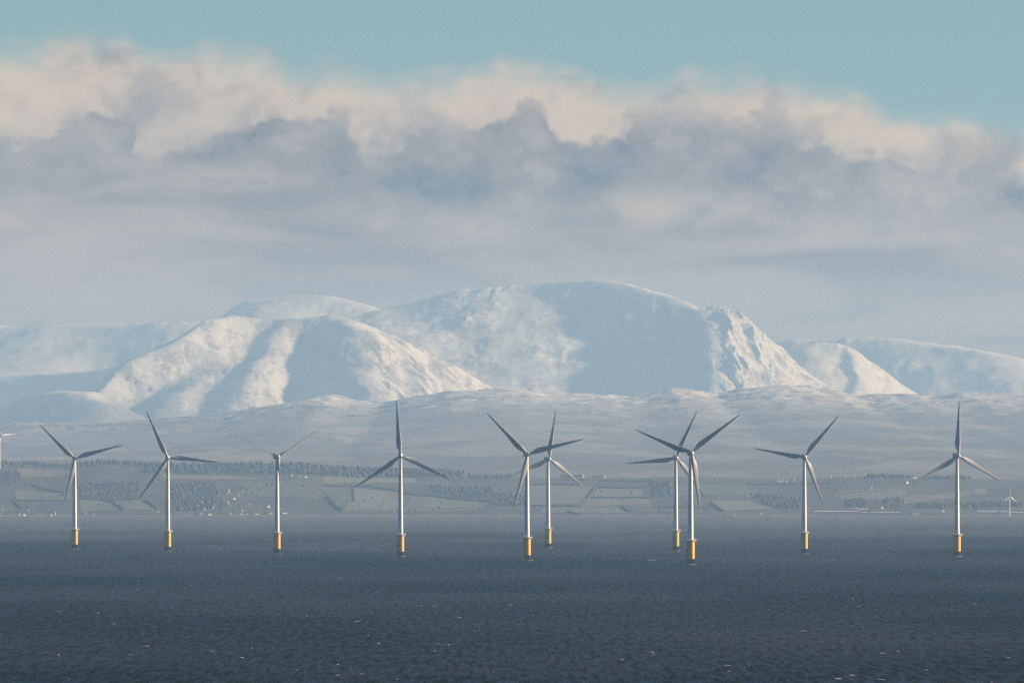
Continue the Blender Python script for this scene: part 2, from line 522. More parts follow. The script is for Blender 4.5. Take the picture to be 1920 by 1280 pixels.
# left massif
def gul_b(Xg, Yg, z, dm):
    cx = wx(775, 35600)
    mk = np.exp(-((Xg - cx) / 130.0) ** 2) * np.clip((z - 190) / 120, 0, 1) * np.clip(dm / 50, 0.05, 1)
    return mk * (12 * ridged((Xg + 0.28 * (Yg - 35600)) / 60, Yg / 420, 3, 78) - 5)
xs = mono(*[lin(-1500, -1250, 10), lin(-1245, 140, 4.6)]); ys = lin(34200, 36700, 11)
massif('left_snow_mountain', xs, ys, [
    ([(120,790,34900),(160,745,35050),(188,718,35150),(205,697,35250),(240,676,35350),(300,652,35500),(340,632,35600),(390,598,35850),(430,588,36000),(500,598,36000),(560,594,36000),(620,588,36000),(650,594,36000),(690,608,36000),(770,650,36000),(850,694,36000),(900,722,36000),(980,770,36000)], 0.52, 22),
    ([(525,597,36000),(512,650,35650),(480,688,35350),(452,728,35050),(430,772,34750)], 0.44, 20),
    ([(640,591,36000),(668,618,35720),(680,655,35450),(688,700,35150),(698,750,34850)], 0.42, 28),
    ([(700,612,36000),(735,660,35650),(760,705,35350),(775,750,35050)], 0.55, 10),
    ([(770,650,36000),(800,690,35700),(820,735,35400)], 0.55, 10),
    ([(420,590,36000),(400,660,35600),(360,720,35200),(320,780,34800)], 0.36, 60)], M_snow, seed=15, gully=gul_b)
# small near dome at the far left
xs = lin(-1900, -600, 7); ys = lin(33300, 35000, 18)
massif('left_round_knoll', xs, ys, [
    ([(-300,840,35300),(-120,800,35000),(0,778,34800),(30,760,34720),(62,741,34640),(105,729,34500),(165,729,34300),(188,742,34250),(230,768,34150),(300,800,34000),(380,830,33900)], 0.40, 60),
    ([(165,729,34300),(180,785,33900),(190,835,33500)], 0.40, 60)], M_knoll, seed=19)

# ---- moorland rising behind the coast -----------------------------------------
moor_c = [(-600,840),(-200,800),(0,800),(150,796),(300,792),(450,778),(520,762),(570,750),(620,745),(660,756),(720,762),(790,749),(850,739),(920,733),(980,731),(1040,736),(1100,739),(1160,746),(1200,743),(1260,733),(1300,736),(1340,743),(1380,736),(1440,729),(1500,729),(1560,731),(1600,743),(1660,741),(1700,739),(1740,746),(1800,739),(1860,743),(1920,746),(2100,752),(2500,780)]
DC = 46000.0
xs = lin(-3000, 3000, 11); ys = mono(lin(26800, 42000, 90), lin(42030, 47600, 26))
Xg, Yg = np.meshgrid(xs, ys)
cpx = np.array([wx(a, DC) for a, _ in moor_c]); cpz = np.array([wz(b_, DC) for _, b_ in moor_c])
cz = np.interp(Xg + 35 * fbm(Xg / 280, Yg / 280, 3, 90), cpx, cpz)
t = np.clip((Yg - 27500) / (DC - 27500), 0, 1)
z0 = 62 + 20 * np.clip((Yg - 26800) / 700, 0, 1)
z = z0 + (cz - 6 - z0) * (0.62 * t + 0.38 * t ** 3.0)
back = np.clip((Yg - DC) / 1300, 0, 1); z = z - 160 * back ** 1.3
amp = np.clip((Yg - 27500) / 6000, 0, 1)
near_c = np.clip((Yg - 41000) / 3000, 0, 1) * np.clip((DC - Yg) / 170, 0.25, 1)
z = z + amp * (9 * fbm(Xg / 520, Yg / 1400, 5, 31, 0.5) + 2.0 * ridged(Xg / 170, Yg / 700, 4, 33, 0.55)) + near_c * (15 * ridged(Xg / 420 + 0.5 * fbm(Xg / 300, Yg / 500, 3, 35), Yg / 900, 5, 36, 0.6) - 9)
grid_obj('moorland_slope', xs, ys, z, M_moor)

# ---- coastal farmland ------------------------------------------------------------
DCR = 25500.0
crest = [(-700,872),(0,872),(110,874),(200,868),(330,878),(430,876),(560,874),(620,881),(700,884),(800,886),(900,893),(1000,895),(1200,895),(1500,895),(1700,896),(1920,899),(2500,902)]
ccx = np.array([wx(a, DCR) for a, _ in crest]); ccz = np.array([wz(b_, DCR) for _, b_ in crest])


def land(Xa, Ya):
    Xa = np.asarray(Xa, float); Ya = np.asarray(Ya, float)
    shore = SHORE + 25 * gnoise(Xa / 300, Xa * 0 + 0.5, 5)
    t = (Ya - shore) / (DCR - shore)
    tt = np.clip(t, 0, 1)
    cz_ = np.interp(Xa, ccx, ccz)
    up = (1.6 + 7.0 * np.clip(gnoise(Xa / 190, Xa * 0 + 2.5, 8) + 0.15, 0, 1) + 2.0 * np.clip(gnoise(Xa / 45, Xa * 0 + 1.5, 9), 0, 1)) * np.clip((Ya - shore) / 30, 0, 1) ** 0.7                 # low beach bank
    zz = up + (cz_ - 3) * (tt - 0.10 * np.sin(math.pi * tt) ** 1)
    zz = zz + np.clip(t * 4, 0, 1) * 3.0 * fbm(Xa / 350, Ya / 700, 4, 41)
    zz = np.where(t > 1, zz - 32 * np.clip((Ya - DCR) / 1500, 0, 1.2) ** 1.4, zz)
    return np.where(t < 0, -6.0 * np.clip(-t * 60, 0, 1), zz)


def on_land(px, py, off=0.0):
    """ground point seen at a photo position (first hit going inland)"""
    d = np.arange(SHORE + 6, DCR + 300, 4.0)
    zz = land(wx(px, d), d)
    row = EYE_Y - (zz - CAM_H) * F / d
    k = np.argmax(row <= py)
    if row[k] > py: k = int(np.argmin(row))
    return wx(px, d[k]), float(d[k]), float(zz[k]) + off


m, b = new_mat('farmland_pasture')
P, (x, y, z), _ = pos()
n1 = noise(vec(x, y * 0.35, 0.0), 0.004, 4, 0.55); n2 = noise(vec(x, y * 0.3, 0.0), 0.05, 5, 0.65)
vo = X.nt.nodes.new('ShaderNodeTexVoronoi'); vo.inputs['Scale'].default_value = 0.0062
X.nt.links.new(vec(x, y * 0.32, 0.0).s, vo.inputs['Vector'])
cellc = X.nt.nodes.new('ShaderNodeSeparateColor'); X.nt.links.new(vo.outputs['Color'], cellc.inputs[0])
g = mix(X(cellc.outputs[0]), (0.056, 0.074, 0.072), (0.090, 0.102, 0.102))
g = mix(sstep(n1, 0.35, 0.68), g, (0.058, 0.064, 0.062))
g = mix(sstep(n2, 0.40, 0.75, 0.0, 0.6), g, (0.050, 0.056, 0.056))
g = mix(sstep(z, 1.2, 3.4), (0.15, 0.15, 0.14), g)                 # shingle foreshore
setc(b, 'Base Color', g); b.inputs['Roughness'].default_value = 0.95; b.inputs['Specular IOR Level'].default_value = 0.1
M_farm = m
xs = lin(-1700, 1700, 10); ys = mono(*[lin(SHORE - 120, SHORE + 90, 6), lin(SHORE + 100, DCR + 1800, 24)])
Xg, Yg = np.meshgrid(xs, ys)
grid_obj('farmland', xs, ys, land(Xg, Yg), M_farm)

# individual fields one can make out
M_f = {
    'olive': simple_mat('olive_pasture', (0.102, 0.128, 0.108), 0.95, 0.15, 0.02, spec=0.1),
    'tan': simple_mat('stubble_field', (0.138, 0.150, 0.134), 0.95, 0.12, 0.02, spec=0.1),
    'pink': simple_mat('ploughed_field', (0.130, 0.131, 0.132), 0.95, 0.12, 0.02, spec=0.1),
    'green': simple_mat('green_pasture', (0.082, 0.110, 0.098), 0.95, 0.15, 0.02, spec=0.1)}
fields = [('olive', (25,918),(130,927),(140,937),(30,936)), ('olive', (148,937),(258,937),(292,956),(152,959)),
          ('tan', (667,915),(745,922),(750,954),(642,956)), ('olive', (772,930),(925,941),(900,951),(753,955)),
          ('pink', (992,910),(1110,912),(1086,944),(994,946)), ('pink', (1120,916),(1205,917),(1205,931),(1108,931)),
          ('tan', (1106,935),(1215,935),(1220,945),(1095,946)), ('tan', (1332,940),(1400,938),(1450,953),(1360,957)),
          ('pink', (1560,928),(1700,920),(1690,935),(1580,938)), ('green', (430,901),(560,903),(600,935),(490,931)),
          ('tan', (605,892),(780,896),(780,905),(605,906)), ('pink', (30,878),(130,880),(130,890),(42,895)),
          ('pink', (1690,932),(1850,914),(1850,925),(1700,944)), ('olive', (1010,953),(1160,952),(1175,962),(1015,963)),
          ('green', (600,914),(660,915),(662,940),(630,943)), ('green', (1260,912),(1400,906),(1404,926),(1262,930)),
          ('tan', (300,888),(430,892),(500,899),(310,898))]
for kind_, *q in fields:
    W = [on_land(*p_) for p_ in q]
    n = 14; vs, fs = [], []
    for j in range(n + 1):
        for i in range(n + 1):
            u, v = i / n, j / n
            X_ = (W[0][0] * (1 - u) + W[1][0] * u) * (1 - v) + (W[3][0] * (1 - u) + W[2][0] * u) * v
            Y_ = (W[0][1] * (1 - u) + W[1][1] * u) * (1 - v) + (W[3][1] * (1 - u) + W[2][1] * u) * v
            vs.append((X_, Y_, float(land(X_, Y_)) + 0.5))
    for j in range(n):
        for i in range(n):
            a = j * (n + 1) + i; fs.append([a, a + n + 1, a + n + 2, a + 1])
    o = mesh_obj('field', vs, fs, M_f[kind_], smooth=True); o['kind'] = 'structure'

# ---- woods and hedgerows ------------------------------------------------------------
M_wood = simple_mat('winter_woodland', (0.070, 0.082, 0.084), 0.95, 0.3, 0.06, spec=0.1)
M_hedge = simple_mat('hedge_foliage', (0.064, 0.076, 0.076), 0.95, 0.3, 0.08, spec=0.1)
# jittered icosahedron clump
_g = (1 + 5 ** 0.5) / 2
ICO_V = np.array([(-1,_g,0),(1,_g,0),(-1,-_g,0),(1,-_g,0),(0,-1,_g),(0,1,_g),(0,-1,-_g),(0,1,-_g),(_g,0,-1),(_g,0,1),(-_g,0,-1),(-_g,0,1)]) / math.sqrt(1 + _g * _g)
ICO_F = np.array([(0,11,5),(0,5,1),(0,1,7),(0,7,10),(0,10,11),(1,5,9),(5,11,4),(11,10,2),(10,7,6),(7,1,8),(3,9,4),(3,4,2),(3,2,6),(3,6,8),(3,8,9),(4,9,5),(2,4,11),(6,2,10),(8,6,7),(9,8,1)])


def clumps(centres, sizes):
    """many leafy clumps as one triangle soup"""
    n = len(centres)
    jit = 1 + 0.35 * (rng.random((n, 12, 1)) - 0.5) * 2
    v = ICO_V[None] * jit * sizes[:, None, :] + centres[:, None, :]
    f = ICO_F[None] + (np.arange(n) * 12)[:, None, None]
    return v.reshape(-1, 3), f.reshape(-1, 3)


def trees_at(pts, hmin, hmax):
    cs, ss = [], []
    for (X_, Y_, Z_) in pts:
        h = random.uniform(hmin, hmax); w_ = h * random.uniform(0.28, 0.42)
        cs.append((X_, Y_, Z_ + h * 0.52)); ss.append((w_, w_, h * 0.50))
        for _ in range(2):
            cs.append((X_ + random.uniform(-w_, w_), Y_ + random.uniform(-w_, w_), Z_ + h * random.uniform(0.45, 0.75)))
            k = random.uniform(0.35, 0.6); ss.append((w_ * k, w_ * k, h * 0.28))
    return clumps(np.array(cs), np.array(ss))


def quad_pts(q, n):
    W = [on_land(*p_) for p_ in q]; out_ = []
    for _ in range(n):
        u, v = random.random(), random.random()
        X_ = (W[0][0] * (1 - u) + W[1][0] * u) * (1 - v) + (W[3][0] * (1 - u) + W[2][0] * u) * v
        Y_ = (W[0][1] * (1 - u) + W[1][1] * u) * (1 - v) + (W[3][1] * (1 - u) + W[2][1] * u) * v
        out_.append((X_, Y_, float(land(X_, Y_))))
    return out_


pts = []
for _ in range(2600):                          # the long wood on the skyline at the left
    a = random.uniform(-300, 870); d = DCR + random.uniform(-420, 260)
    X_ = wx(a, d)
    dens = 0.35 + 0.65 * min(1.0, max(0.0, (a - 150) / 120)) if a < 640 else 1.0
    if a < 270 and d < DCR - 120: continue
    if a > 700 and d < DCR - 420 + (a - 700) * 1.2: continue
    if random.random() > dens: continue
    pts.append((X_, d, float(land(X_, d))))
tag(tri_obj('skyline_wood', *trees_at(pts, 6, 11), M_wood), 'long dark wood along the low skyline at the left', 'wood', kind='stuff')
woods = [([(0,886),(40,890),(38,905),(0,907)], 90, 'dark copse at the left edge below the skyline wood'),
         ([(146,908),(260,905),(260,934),(150,934)], 330, 'dark wood between the two leftmost large turbines'),
         ([(317,908),(400,905),(425,952),(318,962)], 420, 'wood around the white village houses at the left'),
         ([(806,914),(926,916),(928,938),(812,930)], 260, 'blue dark wood right of the middle turbine'),
         ([(917,928),(984,930),(984,949),(917,949)], 170, 'dark copse behind the tower of the centre turbine'),
         ([(1217,906),(1257,908),(1260,932),(1220,932)], 130, 'dark copse behind the paired turbines'),
         ([(1406,928),(1504,938),(1502,955),(1440,951)], 220, 'wedge of wood below the row of white cottages'),
         ([(1585,940),(1622,938),(1622,951),(1588,952)], 80, 'copse above the long pale shed'),
         ([(1653,938),(1688,936),(1688,952),(1655,953)], 70, 'copse right of the long pale shed'),
         ([(1719,947),(1791,945),(1791,954),(1719,955)], 100, 'low copse left of the rightmost large turbine'),
         ([(1804,946),(1915,944),(1915,951),(1804,953)], 150, 'low wood behind the small white turbine'),
         ([(1622,891),(1712,891),(1712,896),(1622,897)], 80, 'thin belt of trees among skyline cottages'),
         ([(1732,891),(1824,892),(1824,897),(1732,898)], 80, 'thin belt of trees on the skyline at the right'),
         ([(880,893),(960,894),(960,898),(880,899)], 60, 'thin belt of trees on the skyline near the centre')]
for q, n, lab in woods:
    tag(tri_obj('wood', *trees_at(quad_pts(q, n), 4.5, 8.5), M_wood), lab, 'wood', kind='stuff')
# trees scattered thinly over the farmland
pts = []
for _ in range(160):
    a = random.uniform(-60, 1980); r_ = random.uniform(900, 966)
    pts.append(on_land(a, r_))
tag(tri_obj('scattered_trees', *trees_at(pts, 3, 6.5), M_wood), 'small scattered trees dotting the far farmland', 'trees', kind='stuff')

hedges = [([(24,939),(41,953)], 'short slanting hedgerow at the left edge above the shore cottages'),
          ([(189,936),(213,943),(230,955)], 'curved slanting hedgerow midway between the two leftmost large turbines'),
          ([(270,938),(296,955)], 'slanting hedgerow just left of the second large turbine'),
          ([(58,910),(120,924)], 'hedgerow falling to the right just left of the leftmost large turbine'),
          ([(26,937),(120,938.5)], 'level hedgerow just left of the leftmost large turbine'),
          ([(149,935.5),(258,936)], 'level hedgerow below the wood between the two leftmost turbines'),
          ([(600,910.5),(701,913)], 'level hedgerow meeting the low left blade tip of the middle turbine'),
          ([(662,914),(664,941)], 'upright-looking hedgerow left of the stubble field by the middle turbine'),
          ([(627,944),(664,943)], 'short level hedgerow at the foot of an upright hedgerow'),
          ([(610,931),(640,958)], 'steeply slanting hedgerow left of the stubble field'),
          ([(640,958.5),(849,956),(904,953)], 'long level hedgerow near the shore behind the middle turbine tower'),
          ([(701,914),(748,921),(772,927.6),(920,939.7)], 'long hedgerow falling to the right behind the middle turbine'),
          ([(755,907),(926,909)], 'thin level hedgerow above the wood right of the middle turbine'),
          ([(994,948.5),(1089,950),(1123,948),(1226,947)], 'long dark hedgerow near the shore between the two turbine pairs'),
          ([(1115,914),(1103,935),(1087,942)], 'slanting hedgerow between two pinkish ploughed fields'),
          ([(1106,933),(1226,933)], 'level hedgerow under the right-hand pinkish ploughed field'),
          ([(1120,913.5),(1202,915.6)], 'level hedgerow along the top of the right-hand pinkish field'),
          ([(996,908),(1089,909)], 'level hedgerow along the top of the left-hand pinkish field'),
          ([(1054,900),(1226,902)], 'level hedgerow just below the two dark skyline barns'),
          ([(1166,950),(1182,959)], 'very short slanting hedgerow near the shore left of the tallest turbine'),
          ([(1063,960),(1084,965)], 'very short hedgerow on the shore right of the centre pair'),
          ([(1334,943),(1355,958.6)], 'slanting hedgerow just right of the tallest turbine'),
          ([(405,906),(505,903)], 'level hedgerow above the wooded village'),
          ([(470,927),(600,925)], 'level hedgerow behind the tower of the parked turbine'),
          ([(540,909),(625,911)], 'short level hedgerow below the farm right of the parked turbine'),
          ([(1400,908),(1560,906)], 'level hedgerow just below the row of tiny cottages'),
          ([(1570,923),(1690,917)], 'hedgerow rising to the right between the two rightmost large turbines'),
          ([(1240,951),(1330,953)], 'level hedgerow near the shore behind the tallest turbine')]
for h, lab in hedges:
    W = [on_land(*p_) for p_ in h]; vs, fs = [], []
    for A, B in zip(W[:-1], W[1:]):
        L = math.hypot(A[0] - B[0], A[1] - B[1]); n = max(5, int(L / 3.0))
        nx_, ny_ = (A[1] - B[1]) / L, (B[0] - A[0]) / L
        for i in range(n + 1):
            t_ = i / n
            X_ = A[0] + (B[0] - A[0]) * t_; Y_ = A[1] + (B[1] - A[1]) * t_; g_ = float(land(X_, Y_))
            hh = random.uniform(1.2, 2.8) * (1.7 if random.random() < 0.10 else 1) * (0.4 if random.random() < 0.08 else 1)
            for o_, k in ((-1.6, -0.2), (-1.3, 0.55), (-0.5, 0.95), (0.5, 1.0), (1.3, 0.6), (1.6, -0.2)):
                j_ = random.uniform(0.75, 1.25)
                vs.append((X_ + nx_ * o_ * j_ + random.uniform(-.5, .5), Y_ + ny_ * o_ * j_, g_ + hh * k * (j_ if k > 0 else 1)))
    N = len(vs) // 6
    for i in range(N - 1):
        for j in range(5): fs.append([i * 6 + j, i * 6 + j + 1, i * 6 + j + 7, i * 6 + j + 6])
    fs += [[0, 1, 2, 3, 4, 5], [(N - 1) * 6 + j for j in (5, 4, 3, 2, 1, 0)]]
    tag(mesh_obj('hedgerow', vs, fs, M_hedge), lab, 'hedgerow', 'hedgerows between the far fields')

# ----------------------------------------------------------------------------
# houses and sheds on the far shore
# ----------------------------------------------------------------------------
M_wall = simple_mat('white_render', (0.78, 0.77, 0.74), 0.8, 0.06, 0.4)
M_wall2 = simple_mat('grey_stone_wall', (0.30, 0.28, 0.26), 0.9, 0.15, 0.4)
M_roof = simple_mat('slate_roof', (0.085, 0.088, 0.095), 0.7, 0.2, 0.5)
M_sheet = simple_mat('pale_sheet_roof', (0.62, 0.63, 0.64), 0.5, 0.08, 0.2)
M_pane = simple_mat('dark_window', (0.03, 0.035, 0.04), 0.2, 0.1, 1.0)


def house(px, py, wpx, hpx, rz, label, group, wall=M_wall, roof=M_roof, cat='house', name='white_house', roofk=0.45):
    X_, Y_, Z_ = on_land(px, py)
    s = Y_ / F
    L, H = wpx * s, hpx * s
    Wd = min(L * 0.9, 7.0)
    e = bpy.data.objects.new(name, None); C.objects.link(e); e.location = (X_, Y_, Z_ - 0.3); e.rotation_euler.z = rz
    e.empty_display_size = 1
    tag(e, label, cat, group)
    hw = H * (1 - roofk)
    vs = [(-L/2,-Wd/2,0),(L/2,-Wd/2,0),(L/2,Wd/2,0),(-L/2,Wd/2,0),(-L/2,-Wd/2,hw),(L/2,-Wd/2,hw),(L/2,Wd/2,hw),(-L/2,Wd/2,hw),(-L/2,0,H*0.97),(L/2,0,H*0.97)]
    mesh_obj('wall', vs, [[0,1,5,4],[2,3,7,6],[1,2,6,9,5],[3,0,4,8,7],[3,2,1,0]], wall, e)
    o_ = 0.25; th = 0.2
    sl = (H - hw) / (Wd / 2)
    for sg in (-1, 1):
        y0 = sg * (Wd / 2 + o_); z0_ = hw - sl * o_
        vs = [(-L/2-o_, y0, z0_), (L/2+o_, y0, z0_), (L/2+o_, 0, H), (-L/2-o_, 0, H)]
        vs += [(a, b_, c + th) for a, b_, c in vs]
        fs = [[0,1,2,3],[7,6,5,4],[0,4,5,1],[1,5,6,2],[2,6,7,3],[3,7,4,0]]
        mesh_obj('roof_slope', vs, fs if sg > 0 else [f[::-1] for f in fs], roof, e)
    if cat == 'house':
        mb = MB(); mb.box(L/2-1.0, L/2-0.3, -0.35, 0.35, H-0.3, H+0.9); mb.build('chimney', wall, e)
        for sx in (-0.25, 0.25):
            mb = MB(); mb.box(sx*L-0.4, sx*L+0.4, -Wd/2-0.05, -Wd/2+0.05, hw*0.35, hw*0.75); mb.build('window', M_pane, e)
    return e


ORD = 'first second third fourth fifth sixth seventh eighth ninth tenth eleventh twelfth thirteenth fourteenth fifteenth sixteenth seventeenth eighteenth'.split()


def row_of(items, rz0, rz1, text, group):
    xs_ = sorted(i_[0] for i_ in items)
    for a, r_, ww, hh in items:
        house(a, r_, ww, hh, random.uniform(rz0, rz1), text % (ORD[xs_.index(a)] + ' from left'), group)


V1 = 'small white cottage, %s in the wooded village left of the parked turbine'
V2 = 'white seafront house, %s in the terrace below the wooded village'
V3 = 'white cottage, %s on the shore at the left edge'
V4 = 'white skyline cottage, %s between the two rightmost large turbines'
V5 = 'tiny white cottage, %s in the row left of the second rightmost turbine'
V6 = 'pale farmhouse near the shore, %s between the two rightmost large turbines'
village = [(429,921.6,3.6,4.6),(427,926,2.6,4),(454.6,922,3,2.6),(466,925,2.4,4),(484,915,2.4,4),(408,934.5,4.4,4),(437.5,935.5,6.5,3.6),(379,945,2.6,5),(372,950,2,4),(391,949,3.4,4.6),(399,953,3.6,3.6),(426,942.5,4,3.6),(430,949,2,5),(383,956,3.4,3.4),(467,948,2.4,4.6),(453,958,4.4,3.4),(416,938,3,2.6),(447,929,3,2.4)]
row_of(village, 0.5, 1.2, V1, 'cottages in the wooded village')
front = [(333.5,963,6,2.6),(351,964.5,6,3.2),(358,966,3,2.4),(376,964,8,3),(392,965,8,3.6),(432,964,5,3),(441,964.3,7,2.4),(451,964,8,2.6),(462,964.3,6,2.4),(480,964,10,2.8),(506,963,9,3),(511,961,3,3),(532,962.5,10,3.4)]
row_of(front, 0.2, 0.8, V2, 'seafront houses below the village')
left = [(3,956,5,2),(20.6,956,2.6,4),(53,958,2.6,3.6),(1,966,4,3),(27.5,966,3.6,3),(36,966,6,3.2),(44,966.3,7,3.2),(74,965,3.4,2.6),(80,966.4,4,2.4),(84,966.6,3.6,2.4),(95,966.4,5,3),(103,964.5,3,4.4),(160,963,3,2.6),(175,965,3.4,2.6)]
row_of(left, 0.3, 1.0, V3, 'cottages on the shore at the left edge')
row_of([(1558,894,2.6,4.6),(1584.4,894,3.4,4),(1603,893.5,2,3.6),(1622.5,895,3,7),(1690,892,2.4,3),(1740.6,897,3.4,2.6),(1750.5,897,3.6,2.6),(1756,896,2.4,3)], 0.5, 1.1, V4, 'white cottages along the right skyline')
row_of([(1458.6,902.5,3,4),(1463.4,904,3.4,2.4),(1467,902,2.6,4),(1474.6,902.5,3,3.8),(1488.7,901.5,2.6,3.4)], 0.5, 1.1, V5, 'row of cottages left of a turbine')
row_of([(1653,953,5,4.6),(1767,958.5,6,3),(1779,959.5,5,2.6),(1716.6,963.5,14,2.6),(1696,943,3,2.6)], 0.3, 0.9, V6, 'pale farmhouses near the right shore')
house(502.7, 951, 6, 6, 0.60, 'largest white house of the village, just left of the parked turbine', None)
house(505, 895, 9, 1.8, 0, 'long low white farmhouse on the hill left of the parked turbine', None)
house(546.6, 891.5, 6, 2.6, 0.70, 'leftmost white farm building right of the parked turbine', None)
house(561, 894, 3, 2, 0.70, 'smallest white farm building in the middle right of the parked turbine', None)
house(572, 894.5, 6, 3.4, 0.70, 'rightmost white farm building right of the parked turbine', None)
house(1093, 891.5, 3.4, 5.4, 0.70, 'bright white cottage at the end of a dark skyline barn', None)
house(1133, 890.5, 4.6, 4.2, 0.60, 'pale square house at the end of the shorter dark barn', None)
house(1401, 929.5, 3, 2.4, 0.70, 'lone white cottage above the wedge of wood', None)
house(1376, 967, 3.6, 2.6, 0.60, 'lone white shore cottage between the paired turbines and the next', None)
house(1426, 964.5, 2.4, 3, 0.80, 'lone tiny white cottage above the shore below the wedge of wood', None)
house(1634, 916.5, 2.4, 5, 0.80, 'lone white cottage halfway down the slope above the long shed', None)
house(1713, 891, 9, 3, 0.60, 'widest white house on the skyline left of the rightmost turbine', None)
house(1699, 905.5, 7, 4, 0.90, 'white farmhouse at the tip of a rightmost turbine blade', None)
house(295, 959, 6, 2, 0.60, 'lone low white house on the shore by the second turbine', None)
house(601, 961, 12, 2.4, 0.05, 'lone long low pale house on the shore right of the parked turbine', None)
house(1070, 893, 40, 4.4, 0.0, 'longer dark barn on the skyline right of the centre turbines', None, M_wall2, M_roof, 'barn', 'dark_barn', 0.5)
house(1119, 892, 19, 3.8, 0.0, 'shorter dark barn on the skyline right of the centre turbines', None, M_wall2, M_roof, 'barn', 'dark_barn', 0.5)
house(1568, 959.5, 86, 2.6, 0.0, 'longest pale shed on the shore behind the second turbine from right', None, M_sheet, M_sheet, 'shed', 'long_shed', 0.5)
house(1651, 960.8, 70, 1.6, 0.0, 'thin low pale shed continuing right from the longest shed', None, M_sheet, M_sheet, 'shed', 'long_shed', 0.5)
house(1618, 955, 18, 2.2, 0.12, 'short white shed standing above the longest pale shed', None, M_sheet, M_sheet, 'shed', 'small_shed', 0.5)
house(1601, 953, 10, 1.8, -0.2, 'tilted small white shed left of another above the longest shed', None, M_sheet, M_sheet, 'shed', 'small_shed', 0.5)
house(1864, 961.5, 62, 4.6, 0.0, 'tall pale shed left of the small white turbine', None, M_sheet, M_sheet, 'shed', 'long_shed', 0.5)
house(1916, 961.5, 40, 2.6, 0.0, 'low pale shed right of the small white turbine', None, M_sheet, M_sheet, 'shed', 'long_shed', 0.5)

# ----------------------------------------------------------------------------
# wind turbines
# ----------------------------------------------------------------------------
M_tw = simple_mat('turbine_white_paint', (0.64, 0.64, 0.63), 0.5, 0.03, 0.25, spec=0.25)
M_bl = simple_mat('blade_gelcoat', (0.42, 0.43, 0.44), 0.5, 0.03, 0.3, spec=0.25)
M_na = simple_mat('nacelle_shell', (0.45, 0.46, 0.46), 0.45, 0.04, 0.3)
M_ye = simple_mat('yellow_transition_paint', (0.64, 0.35, 0.006), 0.6, 0.08, 0.35)
M_wet = simple_mat('weed_covered_steel', (0.006, 0.007, 0.007), 0.9, 0.3, 0.8, spec=0.1)
M_st = simple_mat('galvanised_steel', (0.66, 0.67, 0.68), 0.5, 0.08, 1.0)
M_do = simple_mat('grey_door', (0.25, 0.27, 0.29), 0.5, 0.05, 1.0)


def airfoil(n=9):
    top, bot = [], []
    for i in range(n):
        x_ = 0.5 * (1 - math.cos(math.pi * i / (n - 1)))
        yt = 5 * (0.2969 * math.sqrt(x_) - 0.126 * x_ - 0.3516 * x_**2 + 0.2843 * x_**3 - 0.1036 * x_**4)
        top.append((x_, yt)); bot.append((x_, -yt))
    return top + bot[-2:0:-1]


AF = airfoil()


def blade_mesh(R_=43.6, root=1.35, pitch=4.0, thin=1.0):
    """span along +z, rotor axis -y (towards the wind), leading edge +x"""
    NP = len(AF); vs, fs = [], []
    st = [(0, 1.9, 1.0), (0.03, 1.9, 1.0), (0.07, 2.3, 0.75), (0.12, 3.05, 0.42), (0.17, 3.5, 0.30), (0.23, 3.5, 0.25), (0.32, 3.05, 0.21), (0.45, 2.4, 0.19), (0.6, 1.8, 0.175), (0.75, 1.3, 0.165), (0.88, 0.9, 0.16), (0.95, 0.62, 0.16), (0.985, 0.36, 0.16), (1.0, 0.10, 0.16)]
    for t_, ch, th in st:
        tw = math.radians(pitch + 14.0 * (1 - min(1, t_ / 0.9)) ** 2.0)
        th = th if t_ < 0.1 else th * thin
        ch *= 1.0 + 0.22 * min(1.0, t_ / 0.12)
        ct, s_ = math.cos(tw), math.sin(tw)
        k = max(0.0, min(1.0, (t_ - 0.03) / 0.11)); k = k * k * (3 - 2 * k)
        for i, (ax, ay) in enumerate(AF):
            a = math.pi - 2 * math.pi * i / NP
            cx_, cy_ = 0.5 * math.cos(a), -0.5 * math.sin(a)       # round root
            fx, fy = (0.32 - ax), -ay * th                          # foil, leading edge +x
            u = ((1 - k) * -cx_ * -1 + k * fx) * ch; v = ((1 - k) * cy_ + k * fy) * ch
            if k < 1: u = ((1 - k) * -cx_ + k * fx) * ch
            vs.append((u * ct - v * s_, (u * s_ + v * ct) * -1 - 1.2 * t_ * t_, root + t_ * (R_ - root) ))
    for j in range(len(st) - 1):
        for i in range(NP):
            a, b_ = j * NP + i, j * NP + (i + 1) % NP
            fs.append([a, b_, b_ + NP, a + NP])
    fs.append(list(range(NP))[::-1]); fs.append([(len(st) - 1) * NP + i for i in range(NP)])
    me = bpy.data.meshes.new('blade'); me.from_pydata(vs, [], fs); me.materials.append(M_bl)
    me.polygons.foreach_set('use_smooth', [True] * len(me.polygons)); me.update()
    import bmesh
    bm_ = bmesh.new(); bm_.from_mesh(me); bmesh.ops.recalc_face_normals(bm_, faces=bm_.faces); bm_.to_mesh(me); bm_.free()
    return me


BL_RUN, BL_PARK = blade_mesh(44.6, 1.3, 5.0), blade_mesh(44.6, 1.3, 87.0, 0.62)
_cache = {}


def part(key, parent, fn, mat, smooth=True):
    """builds the mesh once, later turbines share it"""
    name = key.split('/')[0]
    if key not in _cache:
        mb = MB(); fn(mb); o = mb.build(name, mat, parent)
        if smooth: auto_smooth(o)
        _cache[key] = o.data
        return o
    return link(bpy.data.objects.new(name, _cache[key]), parent)


